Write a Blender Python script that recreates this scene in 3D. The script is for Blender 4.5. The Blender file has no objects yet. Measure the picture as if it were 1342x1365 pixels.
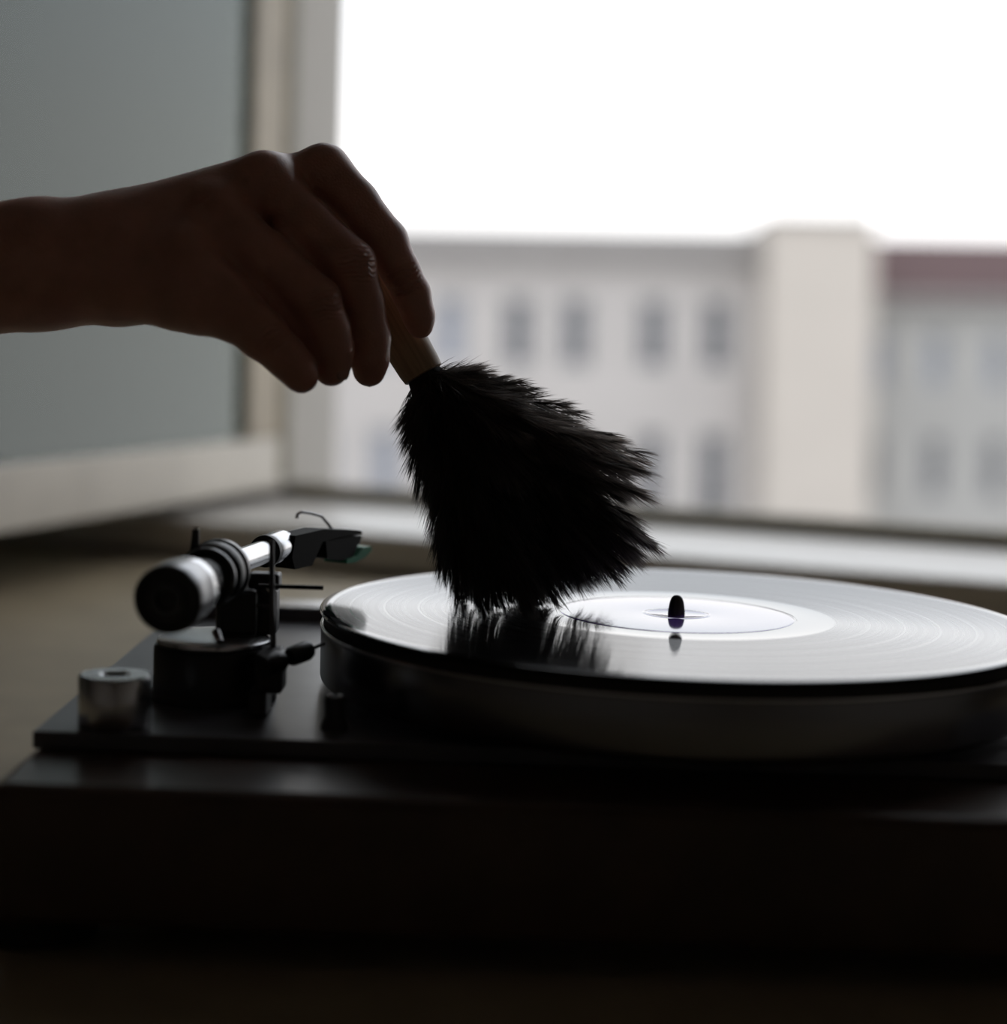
import bpy, bmesh, math, random
import numpy as np
from mathutils import Vector, Matrix

random.seed(7)
rng = np.random.default_rng(11)
scene = bpy.context.scene
COL = scene.collection

# ------------------------------------------------------------------ camera
# metres; the middle of the record is the origin, its top face is z = 0
CAM = np.array([-0.0748, -0.7701, 0.1156])
PITCH, ROLL, F = 0.0968, 0.0336, 2441.4
_fw = np.array([0, math.cos(PITCH), -math.sin(PITCH)])
_up = np.array([0, math.sin(PITCH), math.cos(PITCH)])
_rt = np.array([1.0, 0, 0])
RT = math.cos(ROLL) * _rt + math.sin(ROLL) * _up
UP = -math.sin(ROLL) * _rt + math.cos(ROLL) * _up
FW = _fw


def W(px, py, d):
    """point seen at (px, py) at distance d along the view axis"""
    return Vector(CAM + d * (FW + (px - 671) / F * RT - (py - 682.5) / F * UP))


def WZ(px, py, z):
    v = FW + (px - 671) / F * RT - (py - 682.5) / F * UP
    return Vector(CAM + v * (z - CAM[2]) / v[2])


cd = bpy.data.cameras.new('camera')
cam = bpy.data.objects.new('camera', cd)
COL.objects.link(cam)
m = Matrix.Identity(4)
for i in range(3):
    m[i][0], m[i][1], m[i][2], m[i][3] = RT[i], UP[i], -FW[i], CAM[i]
cam.matrix_world = m
cd.sensor_fit = 'HORIZONTAL'
cd.sensor_width = 36
cd.lens = F * 36 / 1342
cd.clip_start, cd.clip_end = 0.02, 600
cd.dof.use_dof = True
cd.dof.focus_distance = 0.765
cd.dof.aperture_fstop = 3.7
scene.camera = cam

# ------------------------------------------------------------------ overcast sky, exposure
wd = bpy.data.worlds.new('overcast_sky')
scene.world = wd
wd.use_nodes = True
nt = wd.node_tree
bg = nt.nodes['Background']
tc = nt.nodes.new('ShaderNodeTexCoord')
sx = nt.nodes.new('ShaderNodeSeparateXYZ')
rp = nt.nodes.new('ShaderNodeValToRGB')
nt.links.new(tc.outputs['Generated'], sx.inputs[0])
nt.links.new(sx.outputs['Z'], rp.inputs[0])
nt.links.new(rp.outputs[0], bg.inputs['Color'])
rp.color_ramp.elements[0].color = (0.86, 0.85, 0.845, 1)
rp.color_ramp.elements[1].color = (0.88, 0.91, 0.96, 1)
for p_, c_ in ((.10, (0.87, 0.865, 0.865, 1)), (.24, (0.80, 0.845, 0.90, 1))):
    rp.color_ramp.elements.new(p_).color = c_
bg.inputs['Strength'].default_value = 2.25
vs = scene.view_settings
vs.view_transform = 'Standard'
vs.look = 'None'
vs.exposure = 0.0
vs.gamma = 1.0
vs.use_curve_mapping = False


# ------------------------------------------------------------------ helpers
def mat(name, col, rough=0.5, metal=0.0, var=0.12, scale=40.0, bump=0.0, ior=1.5, sss=0.0, trans=0.0):
    m = bpy.data.materials.new(name)
    m.use_nodes = True
    nt = m.node_tree
    b = nt.nodes['Principled BSDF']
    tc = nt.nodes.new('ShaderNodeTexCoord')
    nz = nt.nodes.new('ShaderNodeTexNoise')
    nz.inputs['Scale'].default_value = scale
    nz.inputs['Detail'].default_value = 4
    nt.links.new(tc.outputs['Object'], nz.inputs['Vector'])
    r = nt.nodes.new('ShaderNodeValToRGB')
    lo = tuple(c * (1 - var) for c in col)
    hi = tuple(min(1, c * (1 + var)) for c in col)
    r.color_ramp.elements[0].position, r.color_ramp.elements[1].position = 0.3, 0.7
    r.color_ramp.elements[0].color = (*lo, 1)
    r.color_ramp.elements[1].color = (*hi, 1)
    nt.links.new(nz.outputs['Fac'], r.inputs[0])
    nt.links.new(r.outputs[0], b.inputs['Base Color'])
    b.inputs['Roughness'].default_value = rough
    b.inputs['Metallic'].default_value = metal
    b.inputs['IOR'].default_value = ior
    if trans:
        b.inputs['Transmission Weight'].default_value = trans
    if sss:
        b.inputs['Subsurface Weight'].default_value = sss
        b.inputs['Subsurface Radius'].default_value = (1.0, 0.35, 0.2)
        b.inputs['Subsurface Scale'].default_value = 0.004
    if bump:
        bp = nt.nodes.new('ShaderNodeBump')
        bp.inputs['Strength'].default_value = bump
        bp.inputs['Distance'].default_value = 0.001
        nt.links.new(nz.outputs['Fac'], bp.inputs['Height'])
        nt.links.new(bp.outputs[0], b.inputs['Normal'])
    return m


def link(name, me, material, parent=None, smooth=False):
    o = bpy.data.objects.new(name, me)
    COL.objects.link(o)
    if material is not None and not me.materials:
        me.materials.append(material)
    if smooth:
        me.polygons.foreach_set('use_smooth', [True] * len(me.polygons))
    if parent is not None:
        o.parent = parent
        o.matrix_parent_inverse = parent_world(parent).inverted()
    return o


def parent_world(p):
    mw = p.matrix_basis.copy()
    if p.parent is not None:
        mw = parent_world(p.parent) @ p.matrix_parent_inverse @ mw
    return mw


def obj(name, bm, material, parent=None, smooth=False, auto=None):
    bmesh.ops.recalc_face_normals(bm, faces=bm.faces[:])
    me = bpy.data.meshes.new(name)
    if auto is not None:
        for e in bm.edges:
            if len(e.link_faces) == 2:
                e.smooth = e.calc_face_angle(0) < math.radians(auto)
        smooth = True
    bm.to_mesh(me)
    bm.free()
    return link(name, me, material, parent, smooth)


def empty(name, loc=(0, 0, 0), label=None, cat=None, group=None, kind=None):
    o = bpy.data.objects.new(name, None)
    o.empty_display_size = 0.02
    COL.objects.link(o)
    o.location = loc
    tag(o, label, cat, group, kind)
    return o


def tag(o, label=None, cat=None, group=None, kind=None):
    for k, v in (('label', label), ('category', cat), ('group', group), ('kind', kind)):
        if v:
            o[k] = v
    return o


def frame(axis, hint=(0, 0, 1)):
    w = Vector(axis).normalized()
    h = Vector(hint)
    if abs(w.dot(h)) > 0.98:
        h = Vector((1, 0, 0))
    u = h.cross(w).normalized()
    v = w.cross(u)
    return u, v, w


def add_box(bm, c, size, ux=(1, 0, 0), uy=(0, 1, 0), uz=(0, 0, 1), bevel=0.0, seg=2):
    ux, uy, uz = Vector(ux), Vector(uy), Vector(uz)
    c = Vector(c)
    vs_ = []
    for i in (-.5, .5):
        for j in (-.5, .5):
            for k in (-.5, .5):
                vs_.append(bm.verts.new(c + ux * size[0] * i + uy * size[1] * j + uz * size[2] * k))
    fs = []
    for q in ((0, 1, 3, 2), (4, 6, 7, 5), (0, 4, 5, 1), (2, 3, 7, 6), (0, 2, 6, 4), (1, 5, 7, 3)):
        fs.append(bm.faces.new([vs_[i] for i in q]))
    if bevel:
        es = list({e for f in fs for e in f.edges})
        bmesh.ops.bevel(bm, geom=es, offset=bevel, segments=seg, affect='EDGES', profile=0.5)
    return bm


def box(c, size, **k):
    return add_box(bmesh.new(), c, size, **k)


def add_lathe(bm, prof, origin, axis=(0, 0, 1), seg=64, hint=(0, 1, 0)):
    """prof: list of (radius, distance along axis)"""
    u, v, w = frame(axis, hint)
    o = Vector(origin)
    rings = []
    for r, s in prof:
        if r < 1e-7:
            rings.append([bm.verts.new(o + w * s)])
        else:
            rings.append([bm.verts.new(o + w * s + u * r * math.cos(a) + v * r * math.sin(a))
                          for a in (2 * math.pi * i / seg for i in range(seg))])
    for a, b in zip(rings, rings[1:]):
        if len(a) == 1 and len(b) == 1:
            continue
        for i in range(seg):
            j = (i + 1) % seg
            if len(a) == 1:
                bm.faces.new((a[0], b[i], b[j]))
            elif len(b) == 1:
                bm.faces.new((a[i], b[0], a[j]))
            else:
                bm.faces.new((a[i], b[i], b[j], a[j]))
    return bm


def lathe(*a, **k):
    return add_lathe(bmesh.new(), *a, **k)


def add_tube(bm, pts, radii, seg=12):
    pts = [Vector(p) for p in pts]
    if not hasattr(radii, '__len__'):
        radii = [radii] * len(pts)
    rings = []
    ref = None
    for i, p in enumerate(pts):
        t = (pts[min(i + 1, len(pts) - 1)] - pts[max(i - 1, 0)]).normalized()
        if ref is None:
            u, v, _ = frame(t)
        else:
            u = (ref - t * ref.dot(t)).normalized()
            v = t.cross(u)
        ref = u
        rings.append([bm.verts.new(p + u * radii[i] * math.cos(a) + v * radii[i] * math.sin(a))
                      for a in (2 * math.pi * k / seg for k in range(seg))])
    for a, b in zip(rings, rings[1:]):
        for k in range(seg):
            j = (k + 1) % seg
            bm.faces.new((a[k], a[j], b[j], b[k]))
    bm.faces.new(rings[0][::-1])
    bm.faces.new(rings[-1])
    return bm


def tube(*a, **k):
    return add_tube(bmesh.new(), *a, **k)


def add_prism(bm, poly, c, ux, uy, un, depth):
    """polygon in (ux,uy) about c, extruded +-depth/2 along un"""
    c, ux, uy, un = Vector(c), Vector(ux), Vector(uy), Vector(un)
    a = [bm.verts.new(c + ux * x + uy * y - un * depth / 2) for x, y in poly]
    b = [bm.verts.new(c + ux * x + uy * y + un * depth / 2) for x, y in poly]
    bm.faces.new(a[::-1])
    bm.faces.new(b)
    n = len(poly)
    for i in range(n):
        j = (i + 1) % n
        bm.faces.new((a[i], a[j], b[j], b[i]))
    return bm


# ------------------------------------------------------------------ materials
M = {}
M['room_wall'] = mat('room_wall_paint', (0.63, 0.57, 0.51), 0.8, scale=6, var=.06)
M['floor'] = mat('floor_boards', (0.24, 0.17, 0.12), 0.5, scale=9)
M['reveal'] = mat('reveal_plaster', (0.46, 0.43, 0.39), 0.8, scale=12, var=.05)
M['window_paint'] = mat('window_paint', (0.58, 0.53, 0.46), 0.45, scale=14, var=.06)
M['window_wood'] = mat('window_wood', (0.34, 0.28, 0.20), 0.5, scale=18, var=.15)
M['dark_seal'] = mat('dark_window_seal', (0.17, 0.145, 0.09), 0.6)
M['sill'] = mat('window_sill_paint', (0.62, 0.585, 0.545), 0.4, scale=8, var=.05)
M['table'] = mat('beige_table_wood', (0.34, 0.275, 0.18), 0.45, scale=22, var=.14)
M['facade'] = mat('facade_plaster', (0.43, 0.402, 0.385), 0.9, scale=.6, var=.04)
M['tower'] = mat('warm_plaster', (0.485, 0.44, 0.395), 0.9, scale=.6, var=.03)
M['neighbour'] = mat('grey_plaster', (0.34, 0.33, 0.315), 0.9, scale=.6, var=.05)
M['cornice'] = mat('cornice_stone', (0.25, 0.235, 0.225), 0.9, scale=1, var=.06)  # grey set darker to carry the shadow under the eaves
M['roof'] = mat('dark_red_roof', (0.07, 0.038, 0.038), 0.8, scale=3, var=.2)
M['pane'] = mat('dark_window_pane', (0.05, 0.055, 0.07), 0.15, scale=1)
M['pane_blue'] = mat('bluish_window_pane', (0.20, 0.22, 0.27), 0.2, scale=1)
M['white_frame'] = mat('white_window_frame', (0.5, 0.5, 0.5), 0.6, scale=2)
M['street'] = mat('street_asphalt', (0.18, 0.18, 0.18), 0.9, scale=.5)
M['black_gloss'] = mat('black_lacquer', (0.095, 0.092, 0.10), 0.30, scale=30, var=.2)
M['black_matt'] = mat('black_plastic', (0.010, 0.010, 0.011), 0.42, scale=60, var=.2)
M['rubber'] = mat('black_rubber', (0.008, 0.008, 0.008), 0.7, scale=90)
M['wood_dark'] = mat('dark_plinth_wood', (0.055, 0.032, 0.022), 0.28, scale=25, var=.35)
M['silver'] = mat('brushed_aluminium', (0.62, 0.62, 0.63), 0.26, 1.0, scale=80, var=.04)
M['chrome'] = mat('chrome', (0.52, 0.52, 0.53), 0.22, 1.0, scale=80, var=.03)
M['gun'] = mat('dark_anodised_metal', (0.09, 0.09, 0.095), 0.3, 1.0, scale=80, var=.08)
M['shell'] = mat('black_headshell', (0.006, 0.006, 0.006), 0.55, scale=60, ior=1.22)
M['cw'] = mat('grey_weight_metal', (0.30, 0.30, 0.31), 0.34, 1.0, scale=80, var=.05)
M['platter'] = mat('dark_polished_platter', (0.20, 0.20, 0.205), 0.25, 1.0, scale=30, var=.05)
M['green'] = mat('green_plastic', (0.04, 0.32, 0.17), 0.5, scale=50)
M['nail'] = mat('fingernail', (0.45, 0.24, 0.19), 0.3, scale=200, var=.06, sss=.2)
M['sleeve'] = mat('dark_sleeve_cloth', (0.02, 0.02, 0.022), 0.9, scale=300, bump=.4)


def glass_mat():
    m = bpy.data.materials.new('window_glass')
    m.use_nodes = True
    nt = m.node_tree
    nt.nodes.clear()
    out = nt.nodes.new('ShaderNodeOutputMaterial')
    mx = nt.nodes.new('ShaderNodeMixShader')
    fr = nt.nodes.new('ShaderNodeFresnel')
    fr.inputs['IOR'].default_value = 1.52
    tr = nt.nodes.new('ShaderNodeBsdfTransparent')
    tr.inputs['Color'].default_value = (0.95, 0.98, 0.96, 1)
    gl = nt.nodes.new('ShaderNodeBsdfGlossy')
    gl.inputs['Color'].default_value = (0.93, 1.0, 0.97, 1)
    gl.inputs['Roughness'].default_value = 0.01
    nt.links.new(fr.outputs[0], mx.inputs[0])
    nt.links.new(tr.outputs[0], mx.inputs[1])
    nt.links.new(gl.outputs[0], mx.inputs[2])
    nt.links.new(mx.outputs[0], out.inputs[0])
    return m


M['glass'] = glass_mat()

# ------------------------------------------------------------------ the room: (u along the window wall, v outwards)
YAW = math.radians(-21)
U = Vector((math.cos(YAW), math.sin(YAW), 0))
V = Vector((-math.sin(YAW), math.cos(YAW), 0))
O = W(380, 648, 1.9)
O.z = 0
Z = Vector((0, 0, 1))
ZF, ZC = -0.85, 1.85          # floor and ceiling
SILL = -0.062


def R(u, v, z):
    return O + U * u + V * v + Z * z


def rbox(u0, u1, v0, v1, z0, z1, bevel=0.0, bm=None):
    return add_box(bm or bmesh.new(), R((u0 + u1) / 2, (v0 + v1) / 2, (z0 + z1) / 2), (u1 - u0, v1 - v0, z1 - z0),
                   ux=U, uy=V, bevel=bevel)


def struct(name, bm, m, parent=None, **k):
    o = obj(name, bm, m, parent, **k)
    if parent is None:
        o['kind'] = 'structure'
    return o


UL, UR, VB = -1.9, 2.3, -3.8           # room extents
OL, OR_, OT = 0.0, 1.25, 1.25          # window opening
WT = 0.115                             # wall thickness
wb = bmesh.new()
rbox(UL - .1, OL, 0, WT, ZF - .1, ZC + .1, bm=wb)
rbox(OR_, UR + .1, 0, WT, ZF - .1, ZC + .1, bm=wb)
rbox(OL, OR_, 0, WT, ZF - .1, SILL - .02, bm=wb)
rbox(OL, OR_, 0, WT, OT, ZC + .1, bm=wb)
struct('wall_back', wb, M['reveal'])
struct('wall_left', rbox(UL - .1, UL, VB, 0, ZF, ZC), M['room_wall'])
struct('wall_right', rbox(UR, UR + .1, VB, 0, ZF, ZC), M['room_wall'])
struct('wall_front', rbox(UL - .1, UR + .1, VB - .1, VB, ZF, ZC), M['room_wall'])
struct('floor', rbox(UL - .1, UR + .1, VB - .1, 0, ZF - .1, ZF), M['floor'])
struct('ceiling', rbox(UL - .1, UR + .1, VB - .1, 0, ZC, ZC + .1), M['room_wall'])

# the window: low dark threshold, sill board, casement swung into the room
win = empty('window_1', R(0, 0, SILL), 'open casement window with pale painted sash swung into the room', None, None, 'structure')
obj('threshold', rbox(OL, OR_, 0.0, .035, SILL - .02, SILL + .016, .002), M['dark_seal'], win)
obj('outer_sill', rbox(OL, OR_, .035, WT + .05, SILL - .03, SILL - .012, .003), M['cornice'], win)
obj('sill_board', rbox(-.52, 1.55, -.237, 0, SILL - .034, SILL, .005), M['sill'], win)
obj('head', rbox(OL, OR_, .0, .05, OT - .05, OT), M['window_paint'], win)
obj('jamb', rbox(OR_ - .05, OR_, .0, .05, SILL, OT - .05), M['window_paint'], win)

HG = W(362, 645, 1.88)
HG.z = 0
SD = Vector((-.30, -.954, 0)).normalized()          # along the sash from its hinge
SN = Vector((-SD.y, SD.x, 0)).normalized()          # across its thickness
if SN.x < 0:
    SN = -SN
S0, S1, SB, ST_ = 0.0, 0.62, -0.048, 1.18


def sbox(a, b, n0, n1, z0, z1, bevel=.002, bm=None):
    return add_box(bm or bmesh.new(), HG + SD * (a + b) / 2 + SN * (n0 + n1) / 2 + Z * (z0 + z1) / 2, (b - a, n1 - n0, z1 - z0),
                   ux=SD, uy=SN, bevel=bevel)


sash = obj('sash', sbox(S0, S1, -.012, .012, SB, SB + .052), M['window_paint'], win)
obj('stile', sbox(S0 + .008, S0 + .082, -.012, .012, SB + .0522, ST_ - .06), M['window_wood'], sash)
obj('stile', sbox(S1 - .07, S1, -.012, .012, SB + .0522, ST_ - .06), M['window_wood'], sash)
obj('top_rail', sbox(S0, S1, -.012, .012, ST_ - .0598, ST_), M['window_paint'], sash)
sl = bmesh.new()
sbox(S0 + .0822, S0 + .0875, -.008, .0135, SB + .0522, ST_ - .06, 0, sl)
sbox(S0 - .012, S0 + .0078, -.012, .0135, SB + .01, ST_ - .01, 0, sl)  # dark strip standing in for the shaded gap at the hinge
obj('seal', sl, M['dark_seal'], sash)
for n in (-.005, .005):
    pb = sbox(S0 + .0875, S1 - .07, n - .002, n + .002, SB + .0522, ST_ - .06, 0)
    obj('pane', pb, M['glass'], sash)

# ------------------------------------------------------------------ table under the window
TT = -0.100
table = empty('table', (0, 0, ZF), 'beige wooden table carrying the record player beneath the window sill', 'table')
tc_ = R(.35, -.95, TT - .016)
obj('tabletop', box(tc_, (1.9, 1.40, .032), ux=U, uy=V, bevel=.004), M['table'], table)
for su in (-1, 1):
    for sv in (-1, 1):
        c = tc_ + U * su * .88 + V * sv * .60
        c.z = (ZF + TT - .032) / 2
        obj('leg', box(c, (.06, .06, TT - .032 - ZF), ux=U, uy=V, bevel=.004), M['table'], table)

# ------------------------------------------------------------------ buildings across the street
BD = 55.0
TILT = 0.55        # the row stands on a sloping street
b_up = (Vector(UP) * TILT + (Z * (1 - TILT))).normalized()
b_n = Vector((FW[0], FW[1], 0)).normalized()
b_n = (b_n - b_up * b_n.dot(b_up)).normalized()
b_r = b_n.cross(b_up).normalized()
BO = W(671, 445, BD)
PXM = BD / F


def B(x, y, n=0.0):
    return BO + b_r * (x - 671) * PXM + b_up * (445 - y) * PXM + b_n * n


def bbox(x0, x1, y0, y1, n0, n1, bm=None, bevel=0):
    return add_box(bm or bmesh.new(), B((x0 + x1) / 2, (y0 + y1) / 2, (n0 + n1) / 2),
                   (abs(x1 - x0) * PXM, abs(n1 - n0), abs(y1 - y0) * PXM), ux=b_r, uy=b_n, uz=b_up, bevel=bevel)


def wall_with_holes(x0, x1, y0, y1, n0, n1, holes):
    """a wall slab made of blocks round its window openings"""
    bm = bmesh.new()
    ys = sorted({y0, y1, *[h[2] for h in holes], *[h[3] for h in holes]})
    for ya, yb in zip(ys, ys[1:]):
        cut = sorted((h[0], h[1]) for h in holes if h[2] < yb and h[3] > ya)
        x = x0
        for a, b in cut:
            bbox(x, a, ya, yb, n0, n1, bm)
            x = b
        bbox(x, x1, ya, yb, n0, n1, bm)
    return bm


def far_window(h, parent, n, pane):
    x0, x1, y0, y1 = h
    bm = bmesh.new()
    t = 3.0
    for q in ((x0, x0 + t, y0, y1), (x1 - t, x1, y0, y1), (x0, x1, y0, y0 + t), (x0, x1, y1 - t, y1),
              ((x0 + x1) / 2 - 1, (x0 + x1) / 2 + 1, y0, y1), (x0, x1, y0 + (y1 - y0) * .33 - 1, y0 + (y1 - y0) * .33 + 1)):
        bbox(*q, n + .22, n + .30, bm)
    f = obj('window', bm, M['white_frame'], parent)
    obj('pane', bbox(x0, x1, y0, y1, n + .26, n + .28), pane, f)
    return f


GY = 1110      # street level in facade units
bld = empty('building', B(700, GY), 'pale grey plastered building with two rows of tall dark windows across the street', 'building')
holes = []
for x in (430, 516, 600, 690, 767, 872, 955):
    holes.append((x - 19, x + 19, 396, 488))
    holes.append((x - 20, x + 18, 574, 690))
obj('wall', wall_with_holes(150, 1010, 350, GY, 0, .5, holes), M['facade'], bld)
obj('cornice', bbox(150, 1008, 306, 350, -.40, .6), M['cornice'], bld)
obj('back_wall', bbox(150, 1010, 340, GY, 7.5, 8), M['facade'], bld)
obj('flat_roof', bbox(150, 1010, 341, 345, .6, 7.5), M['cornice'], bld)
obj('side_wall', bbox(150, 165, 345, GY, .5, 7.5), M['facade'], bld)
for h in holes:
    far_window(h, bld, 0, M['pane_blue'] if h[0] < 610 else M['pane'])

tow = empty('building', B(1080, GY), 'narrow warm white windowless house end standing right of the windowed facade', 'building')
obj('wall', bbox(1012, 1150, 296, GY, -1.6, 8), M['tower'], tow)
obj('coping', bbox(1010, 1152, 290, 296, -1.75, 8.1), M['cornice'], tow)

nb = empty('building', B(1400, GY), 'grey house with dark red tiled roof at the right behind the white house end', 'building')
holes = [(1160, 1186, 436, 508), (1156, 1178, 574, 655), (1235, 1261, 436, 508), (1235, 1261, 574, 655), (1315, 1341, 436, 508), (1315, 1341, 574, 655)]
obj('wall', wall_with_holes(1153, 1420, 398, GY, -.2, .3, holes), M['neighbour'], nb)
obj('back_wall', bbox(1153, 1420, 398, GY, 7.5, 8), M['neighbour'], nb)
obj('side_wall', bbox(1410, 1420, 398, GY, .3, 7.5), M['neighbour'], nb)
obj('eaves', bbox(1152, 1424, 386, 397.5, -.7, .5), M['cornice'], nb)
rb = bmesh.new()
add_prism(rb, [(-.75, 386), (8.2, 386), (6.4, 300), (1.9, 300)], B(1288, 0, 0), b_n, b_up * -PXM, b_r, 272 * PXM)
obj('roof', rb, M['roof'], nb)
for h in holes:
    far_window(h, nb, -.2, M['pane_blue'] if h[2] < 500 else M['pane'])
street_z = B(671, GY).z
struct('street', add_box(bmesh.new(), (0, 60, street_z - .6), (260, 200, .4)), M['street'])

# ------------------------------------------------------------------ record player
PZ = -0.033                    # top plate
PLX0, PLX1, PLY0, PLY1 = -0.2425, 0.205, -0.119, 0.149
LED = -0.0395                  # wooden ledge
tt = empty('turntable', (0, 0, TT), 'black record player with silver tonearm and thick dark platter on the table', 'record player')
obj('plinth', box((-.0185, .0, (LED - .088) / 2), (.449, .345, LED + .088), bevel=.004), M['wood_dark'], tt)
pr = box(((PLX0 + PLX1) / 2, (PLY0 + PLY1) / 2, (PZ + LED) / 2), (PLX1 - PLX0, PLY1 - PLY0, PZ - LED), bevel=.0008)
obj('top_plate', pr, M['black_gloss'], tt)
rail = obj('rear_rail', box((-.019, .162, (LED - .0262) / 2), (.447, .026, -.0262 - LED), bevel=.0008), M['black_gloss'], tt)
obj('rail_trim', box((-.019, .162, -.0260), (.445, .024, .0008)), M['silver'], rail)  # bright strip added to stand in for sky reflected on the rail top
for sx_ in (-1, 1):
    for sy_ in (-1, 1):
        obj('foot', lathe([(0, -.1), (.021, -.1), (.022, -.097), (.019, -.088), (0, -.088)], (-.019 + sx_ * .215, sy_ * .14, 0), seg=24), M['rubber'], tt)

# platter: polished side, lip highlight built as a brighter ring, rubber mat; bearing spindle
plat = obj('platter', lathe([(0, -.0295), (.1485, -.0295), (.1497, -.0285), (.1500, -.0275), (.1500, -.0078), (.1497, -.0068), (.1490, -.0064), (.146, -.0063), (0, -.0063)], (0, 0, 0), seg=256), M['platter'], tt, auto=40)
obj('platter_rim', lathe([(.1489, -.0064), (.1497, -.0062), (.1502, -.0066), (.1504, -.0072), (.1502, -.0078), (.1497, -.0079)], (0, 0, 0), seg=256), M['silver'], plat, smooth=True)
obj('rubber_mat', lathe([(0, -.0063), (.1485, -.0063), (.1490, -.0058), (.1490, -.0024), (.1485, -.0019), (0, -.0019)], (0, 0, 0), seg=256), M['rubber'], plat, auto=40)
obj('spindle', lathe([(.0036, -.029), (.0036, .0012), (.0035, .0020), (.0030, .0050), (.0025, .0064), (.0020, .0072), (.0013, .0078), (.0006, .0080), (0, .0081)], (0, 0, 0), seg=32), M['gun'], tt, auto=40)
obj('hub', lathe([(0, -.033), (.030, -.033), (.030, -.0295), (0, -.0295)], (0, 0, 0), seg=48), M['black_matt'], tt)


# ---- record
def vinyl_mat():
    m = bpy.data.materials.new('black_vinyl')
    m.use_nodes = True
    nt = m.node_tree
    L = nt.links.new
    b = nt.nodes['Principled BSDF']
    tc = nt.nodes.new('ShaderNodeTexCoord')
    sp = nt.nodes.new('ShaderNodeSeparateXYZ')
    L(tc.outputs['Object'], sp.inputs[0])
    cb = nt.nodes.new('ShaderNodeCombineXYZ')
    L(sp.outputs['X'], cb.inputs[0])
    L(sp.outputs['Y'], cb.inputs[1])
    ln = nt.nodes.new('ShaderNodeVectorMath')
    ln.operation = 'LENGTH'
    L(cb.outputs[0], ln.inputs[0])
    mr = nt.nodes.new('ShaderNodeMapRange')
    mr.inputs['From Max'].default_value = 0.16
    L(ln.outputs['Value'], mr.inputs['Value'])
    # which radii carry grooves: run-out, track gaps and lead-in stay smooth
    ramp = nt.nodes.new('ShaderNodeValToRGB')
    cr = ramp.color_ramp
    cr.interpolation = 'LINEAR'
    G, S = (1, 1, 1, 1), (0, 0, 0, 1)
    H = (.55, .55, .55, 1)
    stops = [(0, S), (.0655, S), (.0668, G), (.0805, G), (.0809, H), (.0813, G), (.0945, G), (.0949, H), (.0954, G), (.1090, G), (.1094, H), (.1099, G),
             (.1235, G), (.1239, H), (.1244, G), (.1375, G), (.1379, H), (.1384, G), (.1455, G), (.1462, S)]
    cr.elements[0].position, cr.elements[0].color = 0, S
    cr.elements[1].position, cr.elements[1].color = .1462 / .16, S
    for p, c in stops[1:-1]:
        e = cr.elements.new(p / .16)
        e.color = c
    L(mr.outputs[0], ramp.inputs[0])
    # broad loud/quiet bands
    nz = nt.nodes.new('ShaderNodeTexNoise')
    nz.noise_dimensions = '1D'
    nz.inputs['Scale'].default_value = 1.0
    nz.inputs['Detail'].default_value = 5
    mul = nt.nodes.new('ShaderNodeMath')
    mul.operation = 'MULTIPLY'
    mul.inputs[1].default_value = 420
    L(ln.outputs['Value'], mul.inputs[0])
    L(mul.outputs[0], nz.inputs['W'])
    mm = nt.nodes.new('ShaderNodeMapRange')
    mm.inputs['To Min'].default_value = 0.20
    mm.inputs['To Max'].default_value = 0.32
    L(nz.outputs['Fac'], mm.inputs['Value'])
    ro = nt.nodes.new('ShaderNodeMath')
    ro.operation = 'MULTIPLY'
    L(ramp.outputs[0], ro.inputs[0])
    L(mm.outputs[0], ro.inputs[1])
    ad = nt.nodes.new('ShaderNodeMath')
    ad.operation = 'ADD'
    ad.inputs[1].default_value = 0.02
    L(ro.outputs[0], ad.inputs[0])
    b.inputs['Roughness'].default_value = .03
    b.inputs['Base Color'].default_value = (0.006, 0.006, 0.007, 1)
    b.inputs['IOR'].default_value = 1.56
    tg = nt.nodes.new('ShaderNodeTangent')
    tg.direction_type = 'RADIAL'
    tg.axis = 'Z'
    g = nt.nodes.new('ShaderNodeBsdfPrincipled')
    g.inputs['Base Color'].default_value = (0.006, 0.006, 0.007, 1)
    g.inputs['IOR'].default_value = 1.40
    g.inputs['Anisotropic'].default_value = 0.97
    g.inputs['Anisotropic Rotation'].default_value = 0.25
    L(tg.outputs[0], g.inputs['Tangent'])
    L(ad.outputs[0], g.inputs['Roughness'])
    mx = nt.nodes.new('ShaderNodeMixShader')
    mf = nt.nodes.new('ShaderNodeMath')
    mf.operation = 'MULTIPLY'
    mf.inputs[1].default_value = .56
    L(ramp.outputs[0], mf.inputs[0])
    L(mf.outputs[0], mx.inputs[0])
    L(b.outputs[0], mx.inputs[1])
    L(g.outputs[0], mx.inputs[2])
    L(mx.outputs[0], nt.nodes['Material Output'].inputs[0])
    return m


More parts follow.
